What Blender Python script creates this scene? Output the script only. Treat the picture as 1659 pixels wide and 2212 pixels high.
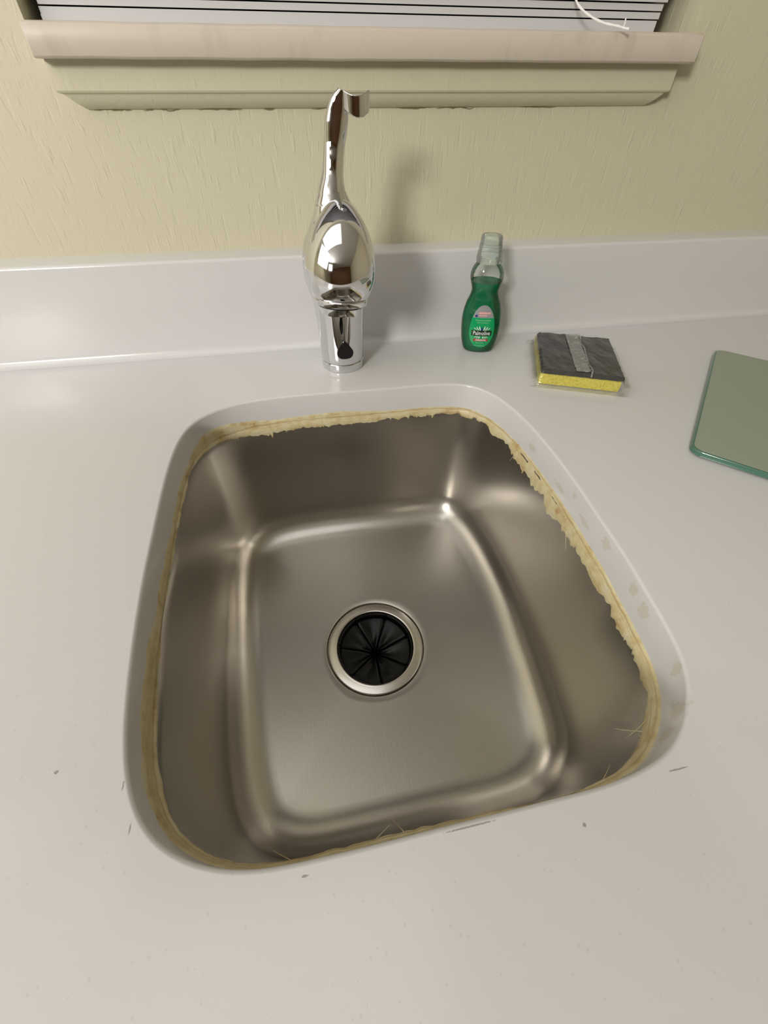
import bpy, bmesh, math, random
from mathutils import Vector, Matrix, noise
random.seed(7)
for o in list(bpy.data.objects): bpy.data.objects.remove(o)
S = bpy.context.scene
COL = S.collection

# ---------------------------------------------------------------- camera
# world: x along the wall to the right, y towards the wall, z up; counter top is z = 0
H = 0.2336
down = Vector((815-829.5, 1913-1106, 865)).normalized()
xr = Vector((7400-829.5, 182-1106, 865)); xr = (xr - down*xr.dot(down)).normalized()
yv = xr.cross(down)
if yv.z < 0: yv = -yv
R = Matrix((xr, yv, -down))            # image axes (right, down, forward) -> world
cam = bpy.data.cameras.new('camera'); camo = bpy.data.objects.new('camera', cam); COL.objects.link(camo)
cx, cy, cz = R.col[0], -R.col[1], -R.col[2]
camo.matrix_world = Matrix(((cx.x, cy.x, cz.x, 0), (cx.y, cy.y, cz.y, 0), (cx.z, cy.z, cz.z, H), (0, 0, 0, 1)))
cam.sensor_fit = 'VERTICAL'; cam.sensor_height = 36; cam.sensor_width = 27
cam.lens = 36*865/2212; cam.clip_start = 0.01; cam.clip_end = 50
S.camera = camo

# ---------------------------------------------------------------- light, exposure
S.view_settings.view_transform = 'Standard'; S.view_settings.look = 'None'
S.view_settings.gamma = 1; S.view_settings.use_curve_mapping = False
S.view_settings.exposure = -0.42
w = bpy.data.worlds.new('world'); S.world = w; w.use_nodes = True
w.node_tree.nodes['Background'].inputs[0].default_value = (0.02, 0.022, 0.03, 1)
w.node_tree.nodes['Background'].inputs[1].default_value = 0.3
def area(name, loc, target, sx, sy, power, col):
    l = bpy.data.lights.new(name, 'AREA'); l.shape = 'RECTANGLE'; l.size = sx; l.size_y = sy
    l.energy = power; l.color = col
    o = bpy.data.objects.new(name, l); COL.objects.link(o); o.location = loc
    o.rotation_euler = (Vector(target)-Vector(loc)).to_track_quat('-Z', 'Y').to_euler()
    return o
area('ceiling_lamp_light', (-1.5, -1.75, 1.12), (0, 0.5, 0.1), 0.45, 0.45, 60, (1.0, 0.96, 0.89))
area('ceiling_bounce_fill', (-0.55, -0.02, 1.47), (-0.55, -0.02, 0), 1.4, 0.9, 5.8, (0.97, 0.98, 1.0))  # added overhead fill standing in for light bounced off the ceiling
area('left_fill_light', (-0.95, -0.12, 0.76), (0.0, 0.2, 0), 0.80, 0.60, 4.2, (1.0, 0.97, 0.93))  # added fill, no real lamp: brightens the left so the counter dims rightwards

YF, YW = 0.5195, 0.5525               # backsplash face, wall face
XL, XR, YB, ZC, ZFL = -2.4, 1.75, -3.0, 1.5, -0.91

# ---------------------------------------------------------------- materials
def mat(name, col=(.8, .8, .8), rough=.5, metal=0, **k):
    m = bpy.data.materials.new(name); m.use_nodes = True
    b = m.node_tree.nodes['Principled BSDF']
    b.inputs['Base Color'].default_value = (*col, 1)
    b.inputs['Roughness'].default_value = rough; b.inputs['Metallic'].default_value = metal
    for a, v in k.items(): b.inputs[a.replace('_', ' ')].default_value = v
    return m
class NT:
    def __init__(s, m): s.t = m.node_tree; s.b = s.t.nodes['Principled BSDF']
    def n(s, typ, **k):
        x = s.t.nodes.new(typ)
        for a, v in k.items(): setattr(x, a, v)
        return x
    def l(s, a, b): s.t.links.new(a, b)
    def coord(s, scale=(1, 1, 1)):
        c = s.n('ShaderNodeNewGeometry'); mp = s.n('ShaderNodeMapping'); mp.inputs['Scale'].default_value = scale
        s.l(c.outputs['Position'], mp.inputs['Vector']); return mp.outputs[0]
    def noise(s, scale, vec=None, detail=3, rough=.5):
        x = s.n('ShaderNodeTexNoise'); x.inputs['Scale'].default_value = scale
        x.inputs['Detail'].default_value = detail; x.inputs['Roughness'].default_value = rough
        s.l(vec if vec else s.coord(), x.inputs['Vector']); return x.outputs['Fac']
    def ramp(s, fac, stops):
        r = s.n('ShaderNodeValToRGB'); e = r.color_ramp.elements
        while len(e) < len(stops): e.new(.5)
        for el, (p, c) in zip(e, stops): el.position = p; el.color = (*c, 1) if len(c) == 3 else c
        s.l(fac, r.inputs['Fac']); return r.outputs['Color']
    def math(s, op, a, b=0.0):
        x = s.n('ShaderNodeMath', operation=op)
        for i, v in enumerate((a, b)):
            if isinstance(v, (int, float)): x.inputs[i].default_value = v
            else: s.l(v, x.inputs[i])
        return x.outputs[0]
    def mix(s, fac, a, b):
        x = s.n('ShaderNodeMix', data_type='RGBA')
        if isinstance(fac, (int, float)): x.inputs[0].default_value = fac
        else: s.l(fac, x.inputs[0])
        for i, v in ((6, a), (7, b)):
            if isinstance(v, tuple): x.inputs[i].default_value = (*v, 1)
            else: s.l(v, x.inputs[i])
        return x.outputs[2]
    def bump(s, h, dist, strength=1.0, nrm=None):
        x = s.n('ShaderNodeBump'); x.inputs['Distance'].default_value = dist; x.inputs['Strength'].default_value = strength
        s.l(h, x.inputs['Height'])
        if nrm: s.l(nrm, x.inputs['Normal'])
        return x.outputs[0]
    def blob(s, pts, wob, wscale):
        # mask = 1 inside any of the ellipsoids (centre, radii), edges broken by noise
        pos = s.n('ShaderNodeNewGeometry').outputs['Position']; out = None
        nz = s.math('MULTIPLY', s.math('SUBTRACT', s.noise(wscale), .5), wob)
        for c, r in pts:
            a = s.n('ShaderNodeVectorMath', operation='SUBTRACT'); s.l(pos, a.inputs[0]); a.inputs[1].default_value = c
            d = s.n('ShaderNodeVectorMath', operation='DIVIDE'); s.l(a.outputs[0], d.inputs[0]); d.inputs[1].default_value = r
            ln = s.n('ShaderNodeVectorMath', operation='LENGTH'); s.l(d.outputs[0], ln.inputs[0])
            v = s.math('SUBTRACT', 1.0, s.math('ADD', ln.outputs['Value'], nz))
            out = v if out is None else s.math('MAXIMUM', out, v)
        m = s.n('ShaderNodeMapRange'); m.inputs[1].default_value = 0; m.inputs[2].default_value = .25; s.l(out, m.inputs[0])
        return m.outputs[0]

WHITE = (.63, .625, .63)
def solid_surface(name, stains):
    m = mat(name, WHITE, .17); m.node_tree.nodes['Principled BSDF'].inputs['Specular IOR Level'].default_value = .5
    t = NT(m)
    v = t.n('ShaderNodeTexVoronoi'); v.inputs['Scale'].default_value = 330; t.l(t.coord(), v.inputs['Vector'])
    sepc = t.n('ShaderNodeSeparateColor'); t.l(v.outputs['Color'], sepc.inputs[0])
    size = t.math('MULTIPLY', t.math('SUBTRACT', sepc.outputs[0], .72), .85)
    fleck = t.math('LESS_THAN', v.outputs['Distance'], size)
    c = t.mix(t.math('MULTIPLY', fleck, .17), WHITE, (.38, .34, .30))
    if stains:
        c = t.mix(t.math('MULTIPLY', t.blob(stains[0], 1.9, 260), .34), c, (.50, .40, .24))
        c = t.mix(t.math('MULTIPLY', t.blob(stains[1], 1.6, 900), .6), c, (.12, .10, .085))
    t.l(c, t.b.inputs['Base Color'])
    t.l(t.math('ADD', t.math('MULTIPLY', t.noise(30), .06), .15), t.b.inputs['Roughness'])
    t.l(t.bump(t.noise(260, detail=2), .0001, .35), t.b.inputs['Normal'])
    return m
smudge = [((.2095, .158, -.010), (.0045, .006, .005)), ((.206, .118, -.010), (.0045, .005, .006)), ((.204, .101, -.012), (.0045, .006, .007)),
          ((.196, .060, -.007), (.0045, .004, .006)), ((.182, .040, -.010), (.007, .006, .010)), ((.172, .030, -.016), (.006, .006, .008)),
          ((.212, .188, -.018), (.0045, .010, .003)), ((.213, .235, -.020), (.0045, .010, .003)), ((.212, .212, -.010), (.0045, .004, .003)),
          ((.2115, .29, -.018), (.0045, .008, .004))]
chips = [((.156, .0135, 0), (.006, .0004, .003)), ((-.1075, .040, 0), (.0004, .0028, .003)), ((.045, .0115, 0), (.013, .0004, .002)),
         ((-.148, .070, 0), (.0011, .0009, .003)), ((-.1145, .058, 0), (.0004, .0022, .003)), ((-.03, .0088, 0), (.0015, .0006, .002)),
         ((.098, .0022, 0), (.0009, .0009, .002))]
M = {}
M['counter'] = solid_surface('white_solid_surface', (smudge, chips))
M['splash'] = solid_surface('white_solid_surface_splash', None)

def wall_paint(name, col, bump=.0011):
    m = mat(name, col, .55); t = NT(m)
    big = t.noise(5, detail=2)
    t.l(t.mix(t.math('MULTIPLY', big, .25), col, tuple(c*.93 for c in col)), t.b.inputs['Base Color'])
    st = t.noise(1, t.coord((190, 190, 34)), detail=3, rough=.5)
    ridg = t.ramp(st, [(.30, (.15, .15, .15)), (.42, (.5, .5, .5)), (.60, (.5, .5, .5)), (.72, (1, 1, 1))])
    fine = t.noise(420, detail=2)
    n1 = t.bump(ridg, bump, .55); n2 = t.bump(fine, .00025, .35, n1)
    t.l(n2, t.b.inputs['Normal'])
    return m
YEL = (.60, .565, .42)
M['wall'] = wall_paint('yellow_wall_paint', YEL)
M['apron'] = wall_paint('yellow_trim_paint', YEL, .0004)
M['cream'] = mat('cream_room_paint', (.62, .56, .40), .7)
M['ceil'] = mat('ceiling_paint', (.75, .74, .70), .8)
M['floor'] = mat('brown_floor', (.12, .09, .065), .5)
M['door'] = mat('brown_wood_door', (.20, .10, .05), .45)
m = mat('pinkish_white_sill_paint', (.60, .535, .455), .38); t = NT(m)
sm = t.ramp(t.noise(1, t.coord((55, 55, 22)), detail=3), [(.56, (0, 0, 0)), (.72, (1, 1, 1))])
t.l(t.mix(t.math('MULTIPLY', sm, .35), (.60, .535, .455), (.44, .38, .32)), t.b.inputs['Base Color'])
t.l(t.bump(t.noise(60, t.coord((1, 1, 3))), .0004, .4), t.b.inputs['Normal']); M['sill'] = m
M['blind'] = mat('white_slats', (.58, .58, .60), .42)
M['cord'] = mat('white_cord', (.85, .84, .82), .8)
M['night'] = mat('dark_window_glass', (.01, .012, .015), .03)
M['frame'] = mat('window_frame_white', (.6, .6, .58), .5)
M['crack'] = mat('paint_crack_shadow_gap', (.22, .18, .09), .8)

m = mat('brushed_stainless_steel', (.53, .505, .465), .30, 1.0); t = NT(m)
br = t.noise(1, t.coord((60, 60, 900)), detail=2)
sc = t.ramp(t.noise(1, t.coord((700, 60, 60)), detail=2), [(.45, (0, 0, 0)), (.6, (1, 1, 1))])
t.l(t.math('ADD', t.math('MULTIPLY', t.noise(14, detail=3), .07), .26), t.b.inputs['Roughness'])
t.l(t.bump(sc, .00005, .25, t.bump(br, .00005, .3)), t.b.inputs['Normal'])
dirt = t.ramp(t.noise(45, detail=5, rough=.65), [(.66, (0, 0, 0)), (.80, (1, 1, 1))])
t.l(t.mix(t.math('MULTIPLY', dirt, .25), (.53, .505, .465), (.58, .56, .53)), t.b.inputs['Base Color'])
M['steel'] = m
M['gloss_black'] = mat('dark_polished_mark', (.05, .05, .055), .08, .8)
M['flange'] = mat('satin_drain_steel', (.60, .57, .53), .26, 1.0)
M['chrome'] = mat('polished_chrome', (.72, .72, .74), .045, 1.0)
M['chromedark'] = mat('dark_gap', (.02, .02, .02), .3)
M['rubber'] = mat('black_rubber', (.002, .002, .0025), .3, Specular_IOR_Level=.28)
m = mat('amber_silicone', (.55, .42, .20), .33); t = NT(m)
c = t.ramp(t.noise(70, detail=4, rough=.6), [(.27, (.40, .24, .09)), (.38, (.52, .42, .22)), (.55, (.60, .53, .32)), (.74, (.58, .55, .42))])
zz_ = t.n('ShaderNodeSeparateXYZ'); t.l(t.n('ShaderNodeNewGeometry').outputs['Position'], zz_.inputs[0])
zl_ = t.math('ABSOLUTE', t.math('ADD', t.math('ADD', zz_.outputs[2], .0306), t.math('MULTIPLY', t.math('SUBTRACT', t.noise(90), .5), .003)))
ln_ = t.ramp(t.math('MULTIPLY', zl_, 600), [(0, (1, 1, 1)), (.75, (0, 0, 0))])
c = t.mix(t.math('MULTIPLY', ln_, t.math('ADD', t.math('MULTIPLY', t.noise(22), 1.3), -.15)), c, (.30, .17, .055))
t.l(c, t.b.inputs['Base Color']); t.b.inputs['Subsurface Weight'].default_value = .0
t.l(t.bump(t.noise(1, t.coord((120, 120, 700)), detail=4), .0010, .6), t.b.inputs['Normal']); M['silicone'] = m

def film(name, tint, gloss, milky, bump=.001, scale=90):
    m = bpy.data.materials.new(name); m.use_nodes = True; t = NT(m)
    tr = t.n('ShaderNodeBsdfTransparent'); tr.inputs[0].default_value = (*tint, 1)
    b = t.b; b.inputs['Base Color'].default_value = (.75, .76, .74, 1); b.inputs['Roughness'].default_value = .12
    nb = t.bump(t.noise(1, t.coord((scale, scale*.35, scale)), detail=3), bump, .9)
    t.l(nb, b.inputs['Normal'])
    fr = t.n('ShaderNodeFresnel'); fr.inputs[0].default_value = 1.45; t.l(nb, fr.inputs['Normal'])
    gl = t.n('ShaderNodeBsdfGlossy'); gl.inputs['Roughness'].default_value = .04; t.l(nb, gl.inputs['Normal'])
    m1 = t.n('ShaderNodeMixShader'); m1.inputs[0].default_value = milky; t.l(tr.outputs[0], m1.inputs[1]); t.l(b.outputs[0], m1.inputs[2])
    m2 = t.n('ShaderNodeMixShader'); t.l(t.math('MULTIPLY', fr.outputs[0], gloss), m2.inputs[0]); t.l(m1.outputs[0], m2.inputs[1]); t.l(gl.outputs[0], m2.inputs[2])
    out = [n for n in t.t.nodes if n.type == 'OUTPUT_MATERIAL'][0]; t.l(m2.outputs[0], out.inputs[0])
    return m
M['wrap'] = film('clear_cellophane', (.97, .97, .97), 1.3, .05, .0022, 90)
M['wrapseam'] = film('cloudy_cellophane_seam', (.9, .9, .88), 1.2, .30, .002, 160)
M['plastic'] = film('clear_bottle_plastic', (.96, .98, .96), .9, .012, .0001, 40)
M['cap'] = film('milky_clear_cap_plastic', (.84, .94, .90), .9, .28, .0003, 60)
m = mat('green_dish_liquid', (.0, .40, .165), .05); m.node_tree.nodes['Principled BSDF'].inputs['Transmission Weight'].default_value = .7
m.node_tree.nodes['Principled BSDF'].inputs['IOR'].default_value = 1.34; M['liquid'] = m
M['lgreen'] = mat('label_green', (.0, .34, .11), .3)
M['lsilver'] = mat('label_silver', (.36, .36, .38), .35, .3)
M['ldark'] = mat('label_dark_green', (.004, .03, .008), .4)
M['lwhite'] = mat('label_white', (.85, .88, .85), .4)
M['lpale'] = mat('label_pale_green', (.35, .72, .45), .4)
M['lred'] = mat('label_red', (.42, .03, .05), .4)
M['lpink'] = mat('label_pink', (.75, .38, .38), .4)
M['lblue'] = mat('label_blue', (.02, .03, .18), .4)

m = mat('yellow_sponge', (.82, .72, .08), .85); t = NT(m)
h = t.noise(500, detail=3); t.l(t.bump(h, .0008, .8), t.b.inputs['Normal'])
t.l(t.ramp(h, [(.3, (.62, .52, .04)), (.55, (.80, .72, .12))]), t.b.inputs['Base Color']); M['sponge'] = m
m = mat('black_scouring_fibre', (.02, .02, .02), .9); t = NT(m)
h = t.noise(900, detail=4, rough=.7); t.l(t.bump(h, .0012, 1), t.b.inputs['Normal'])
t.l(t.ramp(h, [(.35, (.010, .010, .010)), (.65, (.045, .045, .043))]), t.b.inputs['Base Color']); M['scour'] = m
m = mat('frosted_green_glass', (.29, .335, .26), .42); t = NT(m)
t.l(t.bump(t.noise(700, detail=2), .0002, .5), t.b.inputs['Normal']); M['board'] = m
M['boardedge'] = mat('green_glass_edge', (.07, .17, .12), .12)

# ---------------------------------------------------------------- mesh helpers
def obj(name, bm, material, parent=None, smooth=True, auto=35):
    me = bpy.data.meshes.new(name)
    bmesh.ops.recalc_face_normals(bm, faces=bm.faces)
    bm.to_mesh(me); bm.free()
    for mm in (material if isinstance(material, (list, tuple)) else [material]): me.materials.append(mm)
    if smooth:
        me.polygons.foreach_set('use_smooth', [True]*len(me.polygons))
        me.set_sharp_from_angle(angle=math.radians(auto))
    o = bpy.data.objects.new(name, me); COL.objects.link(o)
    if parent: o.parent = parent
    return o
def thing(name, label, cat, loc=(0, 0, 0), group=None):
    o = bpy.data.objects.new(name, None); COL.objects.link(o); o.location = loc; o.empty_display_size = .02
    o['label'] = label; o['category'] = cat
    if group: o['group'] = group
    return o
def struct(name, bm, material, parent=None, **k):
    o = obj(name, bm, material, parent, **k)
    if not parent: o['kind'] = 'structure'
    return o
def part(name, bm, material, parent, **k):          # geometry given in world space, parent at its own location
    o = obj(name, bm, material, parent, **k)
    p = parent; off = Vector((0, 0, 0))
    while p: off += p.location; p = p.parent
    o.data.transform(Matrix.Translation(-off)); return o
def box(bm, x0, x1, y0, y1, z0, z1):
    v = [bm.verts.new(p) for p in ((x0, y0, z0), (x1, y0, z0), (x1, y1, z0), (x0, y1, z0), (x0, y0, z1), (x1, y0, z1), (x1, y1, z1), (x0, y1, z1))]
    for f in ((0, 3, 2, 1), (4, 5, 6, 7), (0, 1, 5, 4), (1, 2, 6, 5), (2, 3, 7, 6), (3, 0, 4, 7)): bm.faces.new([v[i] for i in f])
    return v
def loft(bm, rings, close=True, cap0=True, cap1=True, cyc=True):
    vr = [[bm.verts.new(p) for p in r] for r in rings]; n = len(vr[0])
    for a, b in zip(vr, vr[1:]):
        for i in range(n if cyc else n-1):
            j = (i+1) % n; bm.faces.new((a[i], a[j], b[j], b[i]))
    if cap0: bm.faces.new(list(reversed(vr[0])))
    if cap1: bm.faces.new(vr[-1])
    return vr
def circ(c, r, n=48, ry=None, e=2.0, up=None):
    ry = r if ry is None else ry; out = []
    for i in range(n):
        a = 2*math.pi*i/n; ca, sa = math.cos(a), math.sin(a)
        x = math.copysign(abs(ca)**(2/e), ca)*r; y = math.copysign(abs(sa)**(2/e), sa)*ry
        out.append(Vector(c)+Vector((x, y, 0)))
    return out
def lathe(bm, c, prof, n=64, **k):
    return loft(bm, [circ((c[0], c[1], c[2]+z), max(r, 1e-5), n) for r, z in prof], **k)
def cr(P, t, cyc=False):
    n = len(P); i = int(math.floor(t)); u = t-i
    g = (lambda k: P[k % n]) if cyc else (lambda k: P[max(0, min(n-1, k))])
    p0, p1, p2, p3 = (g(i-1), g(i), g(i+1), g(i+2))
    return tuple(.5*((2*b)+(-a+c)*u+(2*a-5*b+4*c-d)*u*u+(-a+3*b-3*c+d)*u**3) for a, b, c, d in zip(p0, p1, p2, p3))
def tube(bm, pts, r, n=8):
    rings = []
    for i, p in enumerate(pts):
        p = Vector(p); a = Vector(pts[max(0, i-1)]); b = Vector(pts[min(len(pts)-1, i+1)])
        d = (b-a).normalized(); s = d.cross(Vector((.31, .2, .93))).normalized(); q = d.cross(s)
        rr = r[i] if isinstance(r, (list, tuple)) else r
        rings.append([p+s*math.cos(2*math.pi*k/n)*rr+q*math.sin(2*math.pi*k/n)*rr for k in range(n)])
    loft(bm, rings)
def rounded(o, width, seg=3, angle=40):
    b = o.modifiers.new('bevel', 'BEVEL'); b.width = width; b.segments = seg; b.limit_method = 'ANGLE'; b.angle_limit = math.radians(angle)
    b.harden_normals = False; return o

# ---------------------------------------------------------------- room shell
WX0, WX1, WZ0, WZ1 = -0.1875, 0.4205, 0.2640, 1.12
bm = bmesh.new()
TH = .14
box(bm, XL, WX0, YW, YW+TH, ZFL, ZC); box(bm, WX1, XR, YW, YW+TH, ZFL, ZC)
box(bm, WX0, WX1, YW, YW+TH, ZFL, WZ0); box(bm, WX0, WX1, YW, YW+TH, WZ1, ZC)
bmesh.ops.remove_doubles(bm, verts=bm.verts, dist=1e-5)
seen = {}
for f in list(bm.faces):                                     # drop the inner partition faces
    key = tuple(round(c, 4) for c in f.calc_center_median())
    if key in seen: bmesh.ops.delete(bm, geom=[f, seen[key]], context='FACES_ONLY')
    else: seen[key] = f
struct('wall_back', bm, M['wall'], smooth=False)
for nm, b, mt in (('wall_left', (XL-.1, XL, YB, YW, ZFL, ZC), 'cream'), ('wall_right', (XR, XR+.1, YB, YW, ZFL, ZC), 'cream'),
                  ('wall_front', (XL, XR, YB-.1, YB, ZFL, ZC), 'door'), ('ceiling', (XL, XR, YB, YW, ZC, ZC+.08), 'ceil'),
                  ('floor', (XL, XR, YB, YW, ZFL-.08, ZFL), 'floor')):
    bm = bmesh.new(); box(bm, *b); struct(nm, bm, M[mt], smooth=False)
bm = bmesh.new(); box(bm, .1, 1.0, YB, YB+.04, ZFL, 1.12); struct('door_1', bm, M['door'], smooth=False)

# window: dark glass, frame
bm = bmesh.new(); box(bm, WX0, WX1, YW+.118, YW+.122, WZ0, WZ1)
wn = struct('window_1', bm, M['night'], smooth=False)
bm = bmesh.new()
for b in ((WX0, WX0+.03, WZ0, WZ1), (WX1-.03, WX1, WZ0, WZ1), (WX0+.03, WX1-.03, WZ0, WZ0+.03), (WX0+.03, WX1-.03, WZ1-.03, WZ1), (WX0+.03, WX1-.03, .68, .71)):
    box(bm, b[0], b[1], YW+.10, YW+.118, b[2], b[3])
struct('window_frame', bm, M['frame'], wn, smooth=False)

# window stool (inner sill board) with a slight tilt and an apron moulding beneath
def zb(x): return .2436+(x+.18)*.0112                       # underside height of the board
bm = bmesh.new(); rings = []
yf = .5235
prof = [(YW+.10, .000), (yf+.003, .000), (yf+.0008, .0004), (yf, .0014), (yf-.0002, .010), (yf, .0170), (yf+.0012, .0188), (yf+.004, .0196), (YW+.10, .0196)]
x0, x1 = -.1825, .4125
for i in range(41):
    u = i/40; x = x0+(x1-x0)*u
    wob = .0004*noise.noise(Vector((x*25, 0, 0)))
    rings.append([Vector((x, y, zb(x)+z+wob)) for y, z in prof])
loft(bm, rings); o = struct('trim_1', bm, M['sill'], auto=60); rounded(o, .0012, 2)
# horns of the board in front of the wall
bm = bmesh.new(); rings = []
ap = [(YW+.001, .0012), (YW-.0145, .0012), (YW-.0150, -.018), (YW-.0142, -.0192), (YW-.0118, -.0200), (YW-.0112, -.0215), (YW-.0095, -.0245), (YW-.0062, -.0272), (YW-.002, -.0295), (YW+.001, -.0300)]
def apron_ring(x, inset):
    r = []
    for y, z in ap: r.append((x, y, z))
    return r
L0, L1 = -.1800, .4065
n = 60; rings = []
for i in range(n+1):
    u = i/n; r = []
    for y, z in ap:
        ins = max(0, (-z-.019))*1.25 + (.002 if z < -.0195 else 0)
        a, b = L0+ins, L1-ins; x = a+(b-a)*u
        r.append(Vector((x, y+.0004*noise.noise(Vector((x*40, z*60, 2))), zb(x)+z)))
    rings.append(r)
loft(bm, rings); struct('trim_2', bm, M['apron'], auto=30)
# cracked paint line where the apron meets the wall
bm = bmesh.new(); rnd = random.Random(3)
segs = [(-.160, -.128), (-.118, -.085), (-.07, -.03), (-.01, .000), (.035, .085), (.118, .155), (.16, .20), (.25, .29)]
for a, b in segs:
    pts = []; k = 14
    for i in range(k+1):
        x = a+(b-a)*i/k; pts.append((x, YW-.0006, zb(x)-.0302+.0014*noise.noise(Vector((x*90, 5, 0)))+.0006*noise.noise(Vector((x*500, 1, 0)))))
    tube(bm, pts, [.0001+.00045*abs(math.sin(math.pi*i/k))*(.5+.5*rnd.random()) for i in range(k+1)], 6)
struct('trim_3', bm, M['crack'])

# ---------------------------------------------------------------- counter top with the sink cut-out
OUT = [(-0.037, 0.3999), (-0.0067, 0.4009), (0.0241, 0.4), (0.0549, 0.3992), (0.0959, 0.3988), (0.1282, 0.3989), (0.1602, 0.3957), (0.1787, 0.3898), (0.1905, 0.377), (0.1999, 0.3593), (0.2064, 0.3368), (0.2117, 0.3039), (0.214, 0.2555), (0.2132, 0.2108), (0.2105, 0.1683), (0.2092, 0.1394), (0.206, 0.1177), (0.2043, 0.1017), (0.2025, 0.0884), (0.2006, 0.0751), (0.1976, 0.063), (0.1932, 0.0535), (0.1872, 0.0449), (0.1785, 0.0354), (0.1699, 0.0284), (0.1608, 0.0228), (0.1515, 0.0193), (0.1413, 0.0172), (0.1272, 0.0151), (0.114, 0.0142), (0.0955, 0.0142), (0.0776, 0.014), (0.0514, 0.014), (0.0193, 0.0139), (-0.0016, 0.0136), (-0.0214, 0.0139), (-0.0421, 0.014), (-0.0541, 0.0152), (-0.0659, 0.0176), (-0.0749, 0.0206), (-0.0842, 0.0252), (-0.0926, 0.0304), (-0.0998, 0.0367), (-0.1056, 0.0445), (-0.1102, 0.0535), (-0.114, 0.0634), (-0.117, 0.0739), (-0.1198, 0.0878), (-0.1226, 0.1073), (-0.1253, 0.131), (-0.1276, 0.157), (-0.1296, 0.1868), (-0.1306, 0.2177), (-0.1319, 0.2536), (-0.1325, 0.2869), (-0.132, 0.3114), (-0.1301, 0.3362), (-0.1249, 0.3583), (-0.1147, 0.3751), (-0.0967, 0.3879), (-0.0798, 0.3943), (-0.0585, 0.3983)]
N = 320
raw = [cr(OUT, i*len(OUT)/1600, True) for i in range(1600)]
for _ in range(60):
    raw = [tuple((raw[i-1][k]+2*raw[i][k]+raw[(i+1) % 1600][k])/4 for k in (0, 1)) for i in range(1600)]
cum = [0]
for i in range(1600): cum.append(cum[-1]+math.dist(raw[i], raw[(i+1) % 1600]))
LEN = cum[-1]; RIM = []; j = 0
for i in range(N):
    s = LEN*i/N
    while cum[j+1] < s: j += 1
    u = (s-cum[j])/(cum[j+1]-cum[j]); a, b = raw[j], raw[(j+1) % 1600]
    RIM.append(Vector((a[0]+(b[0]-a[0])*u, a[1]+(b[1]-a[1])*u, 0)))
def smooth_loop(L, it):
    for _ in range(it): L = [(L[i-1]+L[i]*2+L[(i+1) % len(L)])/4 for i in range(len(L))]
    return L
RIM = smooth_loop(RIM, 14)
NRM = []
for i in range(N):
    d = (RIM[(i+1) % N]-RIM[i-1]).normalized(); NRM.append(Vector((d.y, -d.x, 0)))
ctr = sum(RIM, Vector())/N
if sum(NRM[i].dot(ctr-RIM[i]) for i in range(N)) < 0: NRM = [-q for q in NRM]
NRM = [v.normalized() for v in smooth_loop(NRM, 6)]
def ring(d, z): return [Vector((RIM[i].x+NRM[i].x*d, RIM[i].y+NRM[i].y*d, z)) for i in range(N)]
TK = .030
bm = bmesh.new()
rs = [ring(-.0022, 0), ring(-.0012, -.0003), ring(-.0004, -.0011), ring(0, -.0022), ring(0, -TK)]
vr = loft(bm, rs, cap0=False, cap1=False)
YC0 = -.13
def outer(z, y0=YC0):
    pts = []; k = 24
    for i in range(k): pts.append((XL+(XR-XL)*i/k, y0, z))
    for i in range(k): pts.append((XR, y0+(YF-y0)*i/k, z))
    for i in range(k): pts.append((XR-(XR-XL)*i/k, YF, z))
    for i in range(k): pts.append((XL, YF-(YF-y0)*i/k, z))
    return pts
for z, inner in ((0, vr[0]), (-TK, vr[-1])):
    ov = [bm.verts.new(p) for p in outer(z)]
    oe = [bm.edges.new((ov[i], ov[(i+1) % len(ov)])) for i in range(len(ov))]
    ie = [bm.edges.get((inner[i], inner[(i+1) % N])) for i in range(N)]
    bmesh.ops.triangle_fill(bm, use_beauty=True, edges=oe+ie)
    if z == 0: top = ov
    else: bot = ov
for i in range(len(top)):
    k = (i+1) % len(top); bm.faces.new((top[i], top[k], bot[k], bot[i]))
cn = obj('countertop', bm, M['counter'], auto=50)
cn['label'] = 'white speckled solid-surface countertop with a rounded sink cut-out'; cn['category'] = 'countertop'

bm = bmesh.new(); pf = [(YW, .001), (YW, .1016), (YF+.004, .1016), (YF+.0015, .1011), (YF+.0003, .0998), (YF, .098), (YF, .05)]
for i in range(7):
    a = math.pi/2*i/6; pf.append((YF-.009*(1-math.cos(a)), .0001+.009-.009*math.sin(a)))
pf.append((YF+.01, .00005))
loft(bm, [[Vector((x, y, z)) for y, z in pf] for x in [XL+(XR-XL)*i/12 for i in range(13)]])
bs = obj('backsplash', bm, M['splash'], auto=40)
bs['label'] = 'low white backsplash strip along the yellow wall behind the faucet'; bs['category'] = 'backsplash'

# ---------------------------------------------------------------- undermount sink
DC = Vector((.0334, .1970, -.2))
sink = thing('sink', 'square undermount stainless steel sink below the white countertop cut-out', 'sink', (ctr.x, ctr.y, -.21))
bm = bmesh.new()
FR = .036
prof = [(-.022, -.0305), (-.022, -.0312), (.0008, -.0315), (.0020, -.034), (.0030, -.042), (.0045, -.08), (.0065, -.13), (.0080, -.156)]
d0, z0 = .0085, -.163
for i in range(1, 13):
    a = math.radians(88)*i/12
    prof.append((d0+FR*(1-math.cos(a)), z0-(FR)*math.sin(a)))
rings = [ring(d, z) for d, z in prof]
last = rings[-1]; zl = last[0].z
for k in range(1, 15):
    u = k/14; r = []
    for i in range(N):
        p = last[i]; v = (Vector((p.x, p.y, 0))-Vector((DC.x, DC.y, 0))); q = Vector((DC.x, DC.y, 0))+v.normalized()*.0560
        r.append(Vector((p.x+(q.x-p.x)*u, p.y+(q.y-p.y)*u, zl-.0048*(1-(1-u)**1.6))))
    rings.append(r)
ze = rings[-1][0].z
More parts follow.
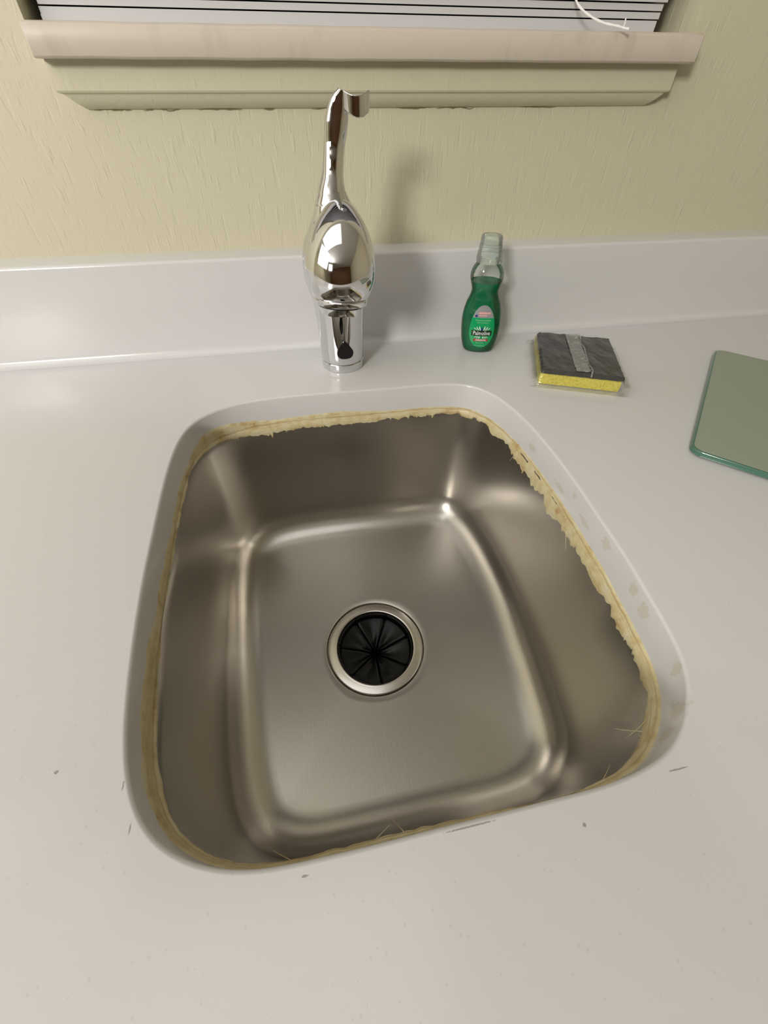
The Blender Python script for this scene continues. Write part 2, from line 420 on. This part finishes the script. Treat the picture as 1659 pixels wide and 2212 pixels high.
for rr, dz in ((.0552, -.0004), (.0547, -.0016), (.0545, -.0040), (.0500, -.0050)):
    rings.append([Vector((DC.x, DC.y, ze+dz))+Vector((p.x-DC.x, p.y-DC.y, 0)).normalized()*rr for p in rings[-1]])
loft(bm, rings, cap0=False, cap1=False)
bowl = part('bowl', bm, M['steel'], sink, auto=50)
so = bowl.modifiers.new('solid', 'SOLIDIFY'); so.thickness = .0012; so.offset = 1
# drain: flange, rubber splash guard with slits, dark throat
dr = bpy.data.objects.new('drain', None); COL.objects.link(dr); dr.parent = sink; dr.location = (DC.x-ctr.x, DC.y-ctr.y, ze-.004+.21)
def dpart(name, bm, m, parent, **k):
    o = obj(name, bm, m, parent, **k); return o
bm = bmesh.new()
lathe(bm, (0, 0, 0), [(.0530, .0002), (.0534, .0022), (.0532, .0034), (.0524, .0039), (.046, .0036), (.0446, .0040), (.0436, .0036), (.0431, .0024), (.0428, .0005), (.0426, -.030), (.0440, -.030), (.0446, -.001)], 96, cap0=False, cap1=False)
fl = dpart('drain_flange', bm, M['flange'], dr)
bm = bmesh.new()
K = 7
for k in range(K):
    a0 = 2*math.pi*k/K+.22; a1 = a0+2*math.pi/K; g = .0007; rows = []
    for (rr, z) in ((.0427, .0014), (.0421, -.0035), (.0400, -.0068), (.0345, -.0080), (.026, -.0112), (.018, -.0135), (.010, -.0165), (.004, -.019)):
        row = []
        for i in range(9):
            ga = min(g/rr, (a1-a0)*.3) if rr < .034 else 0
            a = a0+ga+(a1-a0-2*ga)*i/8
            row.append(Vector((rr*math.cos(a), rr*math.sin(a), z-.0012*math.cos((i-4)/4*math.pi)*(1 if rr < .03 else .2))))
        rows.append(row)
    loft(bm, rows, cap0=False, cap1=False, cyc=False)
sg = dpart('splash_guard', bm, M['rubber'], dr); s2 = sg.modifiers.new('s', 'SOLIDIFY'); s2.thickness = .0015
bm = bmesh.new(); lathe(bm, (0, 0, 0), [(.040, -.024), (.040, -.09), (.001, -.09)], 48, cap0=False, cap1=False)
dpart('drain_throat', bm, M['rubber'], dr)

# silicone: ragged amber bead round the joint
KEY = [((.10, .40), .0010, .0085, .0012), ((.03, .40), .0050, .0080, .0012), ((-.05, .399), .0030, .0110, .0018), ((-.108, .381), .0120, .0050, .0012),
       ((-.130, .335), .0050, .0030, .0006), ((-.132, .26), .0045, .0030, .0006), ((-.129, .19), .0070, .0018, .0006), ((-.125, .12), .0120, .0020, .0008),
       ((-.117, .07), .0120, .0035, .0012), ((-.098, .035), .0085, .0050, .0016), ((-.06, .016), .0080, .0020, .0030), ((0, .0138), .0070, .0015, .0042),
       ((.06, .014), .0050, .0010, .0034), ((.10, .014), .0020, .0005, .0010), ((.145, .018), .0020, .0060, .0020), ((.178, .035), .0020, .0130, .0020),
       ((.200, .075), .0015, .0115, .0018), ((.208, .13), .0015, .0105, .0016), ((.212, .18), .0025, .0120, .0018), ((.214, .24), .0010, .0165, .0012),
       ((.213, .29), .0010, .0140, .0010), ((.205, .34), .0010, .0080, .0010), ((.180, .388), .0010, .0120, .0022), ((.15, .398), .0010, .0060, .0012)]
def arc(p):
    return min(range(N), key=lambda i: (RIM[i].x-p[0])**2+(RIM[i].y-p[1])**2)
ks = sorted((arc(p), a, c, b) for p, a, c, b in KEY)
def kv(i):
    for q in range(len(ks)):
        A = ks[q]; B = ks[(q+1) % len(ks)]; ia, ib = A[0], B[0]+(N if q == len(ks)-1 else 0)
        for ii in (i, i+N):
            if ia <= ii < ib:
                u = (ii-ia)/(ib-ia); return [A[k]+(B[k]-A[k])*u for k in (1, 2, 3)]
    return list(ks[0][1:])
MS = 4; rows = []
def wall_d(z):
    pp = prof
    for (da, za), (db, zb_) in zip(pp[2:], pp[3:]):
        if zb_ <= z <= za: return da+(db-da)*(z-za)/(zb_-za)
    return .001
def at_rim(t, d, z):
    i = int(t) % N; u = t-int(t); j2 = (i+1) % N
    p = RIM[i].lerp(RIM[j2], u); nn = NRM[i].lerp(NRM[j2], u)
    return Vector((p.x+nn.x*d, p.y+nn.y*d, z))
for q in range(N*MS):
    t_ = q/MS; i = int(t_) % N; A = kv(i); B = kv((i+1) % N); u = t_-int(t_)
    a, c, b = [A[k]+(B[k]-A[k])*u for k in range(3)]
    P = Vector((RIM[i].x*1, RIM[i].y*1, 0)).lerp(Vector((RIM[(i+1) % N].x, RIM[(i+1) % N].y, 0)), u)
    n1 = noise.noise(P*38+Vector((3, 1, 0))); n2 = noise.noise(P*170); n3 = noise.noise(P*520+Vector((9, 9, 0)))
    a = max(.0003, a*(1+.55*n1+.2*n2)); c2 = max(.0002, c*(1+.75*n1+.30*n2)+.0007*n3+(.0035*max(0, noise.noise(P*300+Vector((5, 0, 0)))-.42)*6 if c > .005 else 0))
    b = max(.0004, b*.7*(1+.3*n2)); zc = -.0308
    dd = lambda z: wall_d(z)
    rows.append([at_rim(t_, -.0006, -TK+a), at_rim(t_, .0003, -TK+a-.0004), at_rim(t_, .0004+b*.25, -TK+a*.5), at_rim(t_, .0006+b*.7, -TK+a*.12),
                 at_rim(t_, .0008+b, zc-.001-c2*.08), at_rim(t_, dd(zc-c2*.4)+.0005+b*.55, zc-c2*.4), at_rim(t_, dd(zc-c2*.8)+.0004+b*.28, zc-c2*.8),
                 at_rim(t_, dd(zc-c2)+.0003, zc-c2), at_rim(t_, dd(zc-c2)-.0006, zc-c2)])
bm = bmesh.new(); loft(bm, rows+[rows[0]], cap0=False, cap1=False, cyc=False)
bmesh.ops.remove_doubles(bm, verts=bm.verts, dist=1e-6)
# torn threads hanging from the bead
rnd = random.Random(11)
def thread(px, py, ln, side, drop, r=.00028):
    i = arc((px, py)); c = kv(i)[1]; z = -.0308-c*.7; pts = []
    for k in range(7):
        u = k/6; pts.append(at_rim((i+side*u*3) % N, wall_d(z-drop*u)+.0006+ln*u, z-drop*u))
    tube(bm, pts, [r*(1-.7*k/6) for k in range(7)], 6)
for px, py, ln, sd, dp in ((.045, .4, .001, -.4, .005), (.13, .4, .001, .5, .005), (-.10, .385, .002, .5, .012), (-.04, .014, .006, 1, -.002), (.0, .014, .006, -1, .001), (.02, .014, .009, .6, -.001),
                           (.135, .016, .004, -1, .004), (.1775, .035, .012, .5, .008), (.184, .04, .006, 1.5, .004), (.208, .2, .001, 1, .012), (.213, .31, .004, 0, .008)):
    thread(px, py, ln, sd, dp)
part('silicone_bead', bm, M['silicone'], sink, auto=80)

# ---------------------------------------------------------------- faucet
fc = Vector((.0418, .4651, 0))
fau = thing('faucet', 'chrome single-lever kitchen faucet standing between the sink and backsplash', 'faucet', fc)
def ringv(c, ax, rx, ry, n=56, side=Vector((1, 0, 0))):
    ax = Vector(ax).normalized(); s = (side-ax*side.dot(ax)).normalized(); q = ax.cross(s)
    return [Vector(c)+s*rx*math.cos(2*math.pi*i/n)+q*ry*math.sin(2*math.pi*i/n) for i in range(n)]
bm = bmesh.new(); lathe(bm, fc, [(.0236, 0), (.0245, .0004), (.0248, .0012), (.0248, .0085), (.0243, .0092), (.0236, .0093)], 72)
part('base_ring', bm, M['chrome'], fau)
bm = bmesh.new(); rings = [ringv((fc.x, fc.y, z), (0, 0, 1), r, r) for z, r in ((.0094, .0236), (.0096, .0243), (.0104, .0248))]
for z, r, dy in ((.02, .0249, 0), (.035, .0252, -.0008), (.05, .0258, -.002), (.065, .0268, -.0045), (.08, .0280, -.008), (.09, .0285, -.011)):
    rings.append(ringv((fc.x-.0002*z*20, fc.y+dy, z), (0, -.05, 1), r, r))
loft(bm, rings); col_ = part('column', bm, M['chrome'], fau)
# temperature mark: a dark rounded drop on the front of the column
bm = bmesh.new(); vs = []
for i in range(40):
    a = 2*math.pi*i/40; rr = .0090*(1+.11*math.cos(3*(a-math.pi/2)) if True else 1)
    sx = math.cos(a)*rr*(1.0); sz = math.sin(a)*rr*1.05
    if sz > 0: sx *= 1-.25*min(1, sz/.0095)**1.3
    ang = -math.pi/2+(sx+.0010)/.0252
    vs.append((ang, .0272+sz))
outv = [bm.verts.new((fc.x+math.cos(a)*.0256, fc.y+math.sin(a)*.0258-.0018, z)) for a, z in vs]
inv = [bm.verts.new((fc.x+math.cos(a)*.0240, fc.y+math.sin(a)*.0240, z)) for a, z in vs]
bm.faces.new(outv)
for i in range(40): bm.faces.new((outv[i], outv[(i+1) % 40], inv[(i+1) % 40], inv[i]))
part('drop_mark', bm, M['gloss_black'], fau)
# rear body dome flowing up into the lever
def spline_rings(keys, steps, n=56):
    out = []
    for i in range((len(keys)-1)*steps+1):
        v = cr(keys, i/steps); c = Vector(v[:3]); v2 = cr(keys, min(len(keys)-1, i/steps+.05)); v1 = cr(keys, max(0, i/steps-.05))
        ax = Vector(v2[:3])-Vector(v1[:3]); out.append(ringv(c, ax, v[3], v[4], n))
    return out
BODY = [(.0405, .455, .082, .0272, .0270), (.0400, .447, .094, .0305, .0290), (.0395, .440, .108, .0325, .0290), (.0400, .435, .123, .0320, .0270), (.0410, .432, .138, .0285, .0240),
        (.0402, .431, .151, .0222, .0190), (.0390, .431, .161, .0162, .0145), (.0390, .432, .170, .0120, .0115), (.0405, .434, .180, .0092, .0092), (.0420, .435, .190, .0086, .0076),
        (.0438, .436, .200, .0086, .0062), (.0457, .4355, .209, .0091, .0054), (.0476, .435, .217, .0085, .0045), (.0495, .434, .224, .0067, .0036), (.0516, .433, .2296, .0030, .0022)]
bm = bmesh.new(); loft(bm, spline_rings(BODY[:8], 10)); part('body', bm, M['chrome'], fau)
bm = bmesh.new(); loft(bm, spline_rings(BODY[6:], 14)); lev = part('lever', bm, M['chrome'], fau)
# scooped thumb pad at the end of the lever
bm = bmesh.new(); nu, nv = 22, 16; f_, b_ = [], []
for j in range(nv+1):
    v = j/nv; fr, bk = [], []
    for i in range(nu+1):
        u = i/nu; s = 2*u-1
        x = .0514+.0205*u; topz = .2300-.0030*(1-s*s); botz = .2192-.0042*(1-s*s)-.0012*s
        z = topz+(botz-topz)*v
        y = .4255+.0055*(s*s)+.0010*v
        fr.append(bm.verts.new((x, y, z))); bk.append(bm.verts.new((x, y+.0026, z)))
    f_.append(fr); b_.append(bk)
for j in range(nv):
    for i in range(nu):
        bm.faces.new((f_[j][i], f_[j][i+1], f_[j+1][i+1], f_[j+1][i])); bm.faces.new((b_[j][i], b_[j+1][i], b_[j+1][i+1], b_[j][i+1]))
for i in range(nu):
    bm.faces.new((f_[0][i], b_[0][i], b_[0][i+1], f_[0][i+1])); bm.faces.new((f_[nv][i], f_[nv][i+1], b_[nv][i+1], b_[nv][i]))
for j in range(nv):
    bm.faces.new((f_[j][0], f_[j+1][0], b_[j+1][0], b_[j][0])); bm.faces.new((f_[j][nu], b_[j][nu], b_[j+1][nu], f_[j+1][nu]))
pad = part('thumb_pad', bm, M['chrome'], lev, auto=50); rounded(pad, .0009, 3, 50)
# spray head: egg that hangs forward off the body, its nozzle pointing down
SP = [(.0428, .4160, .1650), (.0418, .4060, .1540), (.0402, .3965, .1410), (.0385, .3900, .1275), (.0372, .3865, .1145), (.0362, .3850, .1020)]
def sp(u): return Vector(cr(SP, u*5))
def spa(u): return (sp(max(0, u-.02))-sp(min(1, u+.02))).normalized()
bm = bmesh.new(); rings = []
HP = [(0, .0012), (.02, .0052), (.06, .0098), (.13, .0150), (.24, .0208), (.38, .0262), (.53, .0294), (.68, .0305), (.80, .0296), (.90, .0270), (.96, .0248), (1.0, .0238)]
for i in range((len(HP)-1)*4+1):
    u, r = cr(HP, i/4); u = min(u, 1); rings.append(ringv(sp(u), spa(u), max(r, .001), max(r*.93, .001)))
loft(bm, rings); head = part('spray_head', bm, M['chrome'], fau)
TE, AX = sp(1.0), -spa(1.0)
def tip(name, s0, s1, r0, r1, m, bev):
    bm = bmesh.new(); a, b = TE+AX*s0, TE+AX*s1
    loft(bm, [ringv(a, AX, r0, r0), ringv(a+(b-a)*.12, AX, r0+bev, r0+bev), ringv(a+(b-a)*.85, AX, r1+bev, r1+bev), ringv(b, AX, r1, r1)])
    return part(name, bm, m, head)
tip('collar', -.0005, .0040, .0240, .0236, M['chrome'], .0005)
tip('gap_ring', .0038, .0062, .0205, .0200, M['chromedark'], 0)
tip('nozzle', .0058, .0125, .0180, .0172, M['chrome'], .0005)
tip('nozzle_face', .0120, .0128, .0150, .0145, M['rubber'], 0)

# ---------------------------------------------------------------- dish soap bottle
bc = Vector((.2184, .4778, 0)); LEAN = -.050; ROT = math.radians(-14)
bottle = thing('dish_soap_bottle', 'small clear bottle of green dish soap standing by the backsplash', 'bottle', bc)
bottle.rotation_euler = (0, 0, ROT)
BP = [(.0000, .0145, .0105), (.0004, .0165, .0118), (.003, .0195, .0138), (.0155, .0226, .0155), (.032, .0238, .0160), (.0445, .0230, .0152), (.056, .0202, .0138), (.063, .0172, .0130),
      (.070, .0158, .0132), (.077, .0174, .0146), (.082, .0188, .0158), (.0875, .0186, .0158), (.0925, .0168, .0148), (.0964, .0140, .0132), (.0988, .0115, .0115), (.1015, .0112, .0112)]
def brings(prof, inset=0, e=2.25, n=64):
    out = []
    for z, rx, ry in prof: out.append(circ((LEAN*z, 0, z), max(rx-inset, .001), n, max(ry-inset, .001), e))
    return out
def fine(P, k=4, z0=None, z1=None):
    q = [cr(P, i/k) for i in range((len(P)-1)*k+1)]
    return [v for v in q if (z0 is None or v[0] >= z0) and (z1 is None or v[0] <= z1)]
bm = bmesh.new(); loft(bm, brings(fine(BP)), cap1=False); obj('bottle_shell', bm, M['plastic'], bottle, auto=60)
bm = bmesh.new(); LQ = fine(BP, 4, .001, .0800); loft(bm, brings(LQ, .0007)); obj('green_liquid', bm, M['liquid'], bottle, auto=60)
bm = bmesh.new()
def capring(z, r): return circ((LEAN*z, 0, z), r, 64)
cp = bpy.data.objects.new
loft(bm, [capring(z, r) for z, r in ((.0985, .0118), (.0987, .0140), (.1005, .0143), (.1045, .0143), (.1052, .0136), (.1085, .0136), (.1092, .0128), (.1150, .0124), (.1160, .0112))])
cap = obj('cap', bm, M['cap'], bottle)
bm = bmesh.new(); loft(bm, [capring(z, r) for z, r in ((.1162, .0100), (.1165, .0118), (.1225, .0114), (.1240, .0102), (.1243, .0050))]); obj('cap_top', bm, M['cap'], cap)
# the label follows the bulging front of the bottle
def surf(x, z, off):
    P = None
    for A, B in zip(FB, FB[1:]):
        if A[0] <= z <= B[0]:
            u = (z-A[0])/max(1e-9, B[0]-A[0]); P = [A[k]+(B[k]-A[k])*u for k in range(3)]; break
    rx, ry = P[1], P[2]; e = 2.25
    s = min(.995, abs(x)/rx); y = -ry*(1-s**e)**(1/e)
    return Vector((x+LEAN*z, y-off, z))
FB = fine(BP, 6)
LZ0, LZ1 = .0075, .0575
def lw(z):
    u = (z-LZ0)/(LZ1-LZ0); return .0150*math.sqrt(max(0, 1-((u-.40)/.40)**2 if u < .40 else 1-((u-.40)/.60)**2))
def patch(name, m, parent, z0, z1, wf, off, x0=None, nz=24, nx=16):
    bm = bmesh.new(); g = []
    for j in range(nz+1):
        z = z0+(z1-z0)*j/nz; a, b = wf(z) if x0 is None else x0
        g.append([bm.verts.new(surf(a+(b-a)*i/nx, z, off)) for i in range(nx+1)])
    for j in range(nz):
        for i in range(nx):
            try: bm.faces.new((g[j][i], g[j][i+1], g[j+1][i+1], g[j+1][i]))
            except ValueError: pass
    bmesh.ops.remove_doubles(bm, verts=bm.verts, dist=1e-7)
    return obj(name, bm, m, parent)
lab = patch('label_sticker', M['lgreen'], bottle, LZ0, LZ1, lambda z: (-max(lw(z), 1e-5), max(lw(z), 1e-5)), .00035, nz=40)
lab['label'] = 'green oval front label with a silver top'
patch('silver_panel', M['lsilver'], lab, .0435, LZ1-.0002, lambda z: (-max(lw(z), 1e-5)*.985, max(lw(z), 1e-5)*.985), .0005)
patch('name_banner', M['ldark'], lab, .0225, .0292, lambda z: (-.0124, .0124), .0005, nz=8)
patch('red_banner', M['lred'], lab, .0158, .0188, lambda z: (-.0090, .0090), .0005, nz=6)
patch('blue_dot', M['lblue'], lab, .0440, .0470, lambda z: (-.0085-math.sqrt(max(0, .0015**2-(z-.0455)**2)), -.0085+math.sqrt(max(0, .0015**2-(z-.0455)**2))), .0007, nz=10, nx=6)
def lettering(name, text, size, x, z, m, arch=0, sx=1, off=.0008, bold=0.0):
    c = bpy.data.curves.new('t', 'FONT'); c.body = text; c.size = size; c.align_x = 'CENTER'; c.align_y = 'CENTER'; c.offset = bold; c.resolution_u = 3
    o = bpy.data.objects.new('t', c); COL.objects.link(o); dg = bpy.context.evaluated_depsgraph_get()
    me = bpy.data.meshes.new_from_object(o.evaluated_get(dg)); bm = bmesh.new(); bm.from_mesh(me)
    bpy.data.objects.remove(o); bpy.data.meshes.remove(me)
    for v in bm.verts:
        lx = v.co.x*sx; v.co = surf(x+lx, z+v.co.y+arch*lx*lx, off)
    return obj(name, bm, m, lab, smooth=False)
lettering('name_lettering', 'Palmolive', .0068, 0, .0258, M['lwhite'], sx=.80, bold=.00004)
lettering('red_banner_lettering', 'ORIGINAL', .0029, 0, .01735, M['lwhite'], sx=1.0, bold=.00006)
patch('pink_bar', M['lpink'], lab, .0478, .0500, lambda z: (-.0058, .0078), .0007, nz=4)
patch('pink_bar', M['lpink'], lab, .0456, .0468, lambda z: (-.0055, .0040), .0007, nz=4)
lettering('small_lettering', 'TOUGH ON GREASE', .0021, 0, .0408, M['lpale'], sx=.95)
lettering('small_lettering', 'SOFT ON HANDS', .0019, 0, .0382, M['lpale'], sx=.95)
lettering('small_lettering', 'DISH LIQUID', .0019, -.001, .0138, M['lpale'], sx=.9)
lettering('small_lettering', '3 FL OZ (90 mL)', .0022, -.001, .0103, M['lpale'], sx=.9)
# white rays above and below the banner
bm = bmesh.new()
for up in (1, -1):
    for k in (-3, -2, -1, 1, 2, 3):
        a = k*.30; cz = .0292 if up == 1 else .0222; r0, r1 = (.0006, .0058 if up == 1 else .0036); wd = .00075
        d = Vector((math.sin(a)*1.45, math.cos(a)*up)); pr = Vector((d.y, -d.x)).normalized()
        bx = k*.0017; ps = [(bx-pr.x*wd*.5, cz-pr.y*0), (bx+pr.x*wd*.5, cz), (bx+d.x*r1*.55+pr.x*wd, cz+d.y*r1*.55+pr.y*wd*.3), (bx+d.x*r1*.7, cz+d.y*r1), (bx+d.x*r1*.55-pr.x*wd, cz+d.y*r1*.55-pr.y*wd*.3)]
        if up == -1: ps = [(x, max(z, .0190)) for x, z in ps]
        vs_ = [bm.verts.new(surf(x, z, .0006)) for x, z in ps]; bm.faces.new(vs_)
obj('white_rays', bm, M['lwhite'], lab, smooth=False)
patch('blue_mark', M['lblue'], lab, .0293, .0330, lambda z: (-.0016+(z-.0293)*.3, .0016-(z-.0293)*.3), .0007, nz=6, nx=4)

# ---------------------------------------------------------------- wrapped scrub sponge
A, B = Vector((.2545, .3785)), Vector((.3345, .3450)); ux = (B-A).normalized(); uy = Vector((-ux.y, ux.x)); W_, D_ = .0865, .1010
sp = thing('scrub_sponge', 'yellow and black scrub sponge sealed in clear wrap, right of the sink', 'sponge', (A.x, A.y, 0)); sp.rotation_euler = (0, 0, math.atan2(ux.y, ux.x))
def slab(bm, x0, x1, y0, y1, z0, z1, rag=0, nx=30, ny=30, rz=.002, seed=0):
    rings = []
    per = []
    for i in range(nx): per.append((x0+(x1-x0)*i/nx, y0))
    for i in range(ny): per.append((x1, y0+(y1-y0)*i/ny))
    for i in range(nx): per.append((x1-(x1-x0)*i/nx, y1))
    for i in range(ny): per.append((x0, y1-(y1-y0)*i/ny))
    cx_, cy_ = (x0+x1)/2, (y0+y1)/2
    for z, ins in ((z0, rz*.6), (z0+rz*.4, rz*.15), (z0+(z1-z0)*.3, 0), (z0+(z1-z0)*.6, 0), (z1-rz*.4, rz*.15), (z1, rz*.6)):
        r = []
        for x, y in per:
            jx = rag*noise.noise(Vector((x*350, y*350, z*300+seed))); dx, dy = x-cx_, y-cy_; l = math.hypot(dx, dy)
            r.append(Vector((x-dx/l*(ins+jx), y-dy/l*(ins+jx), z+.25*rag*noise.noise(Vector((x*200, y*200, seed+7))))))
        rings.append(r)
    # top dome towards the centre
    for k in (.8, .5, .2):
        rings.append([Vector((cx_+(p.x-cx_)*k, cy_+(p.y-cy_)*k, z1+.0008*(1-k)+rag*.5*noise.noise(Vector((p.x*120*k, p.y*120*k, seed))))) for p in rings[5]])
    loft(bm, rings)
bm = bmesh.new(); slab(bm, 0, W_, 0, D_, .0012, .0130, .0004); obj('yellow_foam', bm, M['sponge'], sp)
bm = bmesh.new(); slab(bm, .0008, W_+.0018, .0012, D_-.001, .0131, .0178, .0012, seed=3); obj('scouring_pad', bm, M['scour'], sp)
def wrapmesh(bm, x0, x1, y0, y1, z1, amp, flap, seed):
    nx, ny = 46, 40; g = []
    for j in range(ny+1):
        row = []
        for i in range(nx+1):
            u, v = i/nx, j/ny; x = x0-flap+(x1-x0+2*flap)*u; y = y0+(y1-y0)*v
            ex = min(x-(x0-flap), (x1+flap)-x)/flap; ex = max(0, min(1, ex)); ey = max(0, min(1, min(y-y0, y1-y)/.0035))
            ax_ = max(0, min(1, (min(x-x0+.002, x1+.002-x))/.004))
            hgt = z1*(.42+.58*ax_)*ey**.6 if ax_ > 0 else z1*.42
            hgt = hgt*ey**.5
            cr_ = amp*(noise.noise(Vector((x*90, y*45, seed)))+.6*noise.noise(Vector((x*230, y*160, seed+4))))
            sh = .0018*noise.noise(Vector((x*60, y*150, seed+9)))*(1-ex)
            row.append(bm.verts.new((x+sh, y+(-.002+.0012*noise.noise(Vector((x*140, 3, seed)))) * (1 if v == 0 else 0), max(.0004, hgt+cr_*(.35+.65*ey)))))
        g.append(row)
    for j in range(ny):
        for i in range(nx): bm.faces.new((g[j][i], g[j][i+1], g[j+1][i+1], g[j+1][i]))
bm = bmesh.new(); wrapmesh(bm, -.0010, W_+.003, -.0045, D_+.0035, .0192, .0007, .0085, 1); obj('clear_wrapper', bm, M['wrap'], sp, auto=25)
bm = bmesh.new(); rings = []
for j in range(41):
    v = j/40; y = .001+(D_-.004)*v; row = []
    for i in range(9):
        u = i/8; x = .0350+.0150*u-.003*(v-.5)+.0008*noise.noise(Vector((y*90, u, 0)))
        row.append(Vector((x, y, .0200+.0009*math.sin(y*900+u*2)*.6+.0012*(u if u > .8 else 0))))
    rings.append(row)
loft(bm, rings, cap0=False, cap1=False, cyc=False)
sm_ = obj('wrapper_seam', bm, M['wrapseam'], sp); s3 = sm_.modifiers.new('s', 'SOLIDIFY'); s3.thickness = .0003
bm = bmesh.new(); tube(bm, [(.0515-.003*(v/20-.5)+.0008*math.sin(v*.7), -.002+(D_-.001)*v/20, .0204+.0008*math.sin(v*1.1)-(.004 if v == 0 else 0)) for v in range(21)], .0009, 8)
obj('seam_fold', bm, M['wrapseam'], sp)

# ---------------------------------------------------------------- glass cutting board
P0 = Vector((.3365, .2350)); P1 = Vector((.5150, .4125)); ex = (P1-P0); LB = ex.length; ex.normalize(); ey = Vector((ex.y, -ex.x)); WB = .36
brd = thing('cutting_board', 'frosted green glass cutting board lying on the counter, cut off by the right edge', 'cutting board', (P0.x, P0.y, 0)); brd.rotation_euler = (0, 0, math.atan2(ex.y, ex.x))
def rrect(x0, x1, y0, y1, r, z, k=8):
    out = []
    for (cx_, cy_, a0) in ((x1-r, y1-r, 0), (x0+r, y1-r, 90), (x0+r, y0+r, 180), (x1-r, y0+r, 270)):
        for i in range(k+1):
            a = math.radians(a0+90*i/k); out.append(Vector((cx_+r*math.cos(a), cy_+r*math.sin(a), z)))
    return out
def brr(ins, z): return rrect(ins, LB-ins, -WB+ins, -ins, .010-ins*.5, z)
bm = bmesh.new(); loft(bm, [brr(.0018, .0070), brr(.0014, .00715), brr(.0022, .0073)], cap0=False); obj('frosted_top', bm, M['board'], brd)
bm = bmesh.new(); loft(bm, [brr(.0010, .0014), brr(0, .0022), brr(0, .0058), brr(.0006, .0067), brr(.0018, .00705)]); obj('glass_slab', bm, M['boardedge'], brd)
for x, y in ((.03, -.03), (LB-.03, -.03), (.03, -WB+.03), (LB-.03, -WB+.03)):
    bm = bmesh.new(); lathe(bm, (x, y, 0), [(.005, .0), (.0055, .0014)], 20); obj('foot', bm, M['rubber'], brd)

# ---------------------------------------------------------------- window blind
bl = thing('window_blind', 'white slatted blind lowered onto the window sill', 'blind', (.1, .585, .27))
bm = bmesh.new(); z = zb(.1)+.0235; k = 0
def slat(bm, x0, x1, y0, y1, z, t=.0042, tilt=0):
    pr = []
    for i in range(9):
        u = i/8; pr.append((y0+(y1-y0)*u, z+t+.0008*math.sin(math.pi*u)+tilt*(u-.5)))
    for i in range(9):
        u = 1-i/8; pr.append((y0+(y1-y0)*u, z+.0008*math.sin(math.pi*u)+tilt*(u-.5)))
    loft(bm, [[Vector((x, y, zz+(x-.1)*.011)) for y, zz in pr] for x in (x0, (x0+x1)/2, x1)])
rnd = random.Random(5)
zz = z+.0015
for k in range(14):
    st = .0013*k
    slat(bm, -.1785+rnd.uniform(-.0006, .0006), .3860+min(st, .012)+rnd.uniform(-.0012, .0012), .5680+rnd.uniform(-.0008, .0008), .612, zz); zz += .0052
while zz < 1.05:
    slat(bm, -.1785, .3965, .575, .605, zz, tilt=.030); zz += .034
part('slats', bm, M['blind'], bl, auto=40)
bm = bmesh.new(); slat(bm, -.1785, .3855, .5672, .613, zb(.1)+.0188+.0012, t=.0050); part('bottom_rail', bm, M['blind'], bl)
bm = bmesh.new(); box(bm, -.1785, .3965, .565, .615, 1.06, 1.115); part('head_rail', bm, M['blind'], bl)
bm = bmesh.new(); cpts = [(.3010, .5600, .420), (.2930, .5600, .330), (.2855, .5600, .300), (.2880, .5560, .2880), (.2950, .5450, .2800), (.3060, .5320, .2740), (.3160, .5220, .2715), (.3215, .5170, .2700), (.3245, .5130, .2692)]
pp = [cr(cpts, i/5) for i in range(40)]
tube(bm, pp, [.0009+.0002*math.sin(i*1.9) for i in range(40)], 8)
tube(bm, [(.3205, .5175, .2705), (.3215, .519, .2735), (.3212, .5195, .276)], .0006, 6)
part('cord', bm, M['cord'], bl)
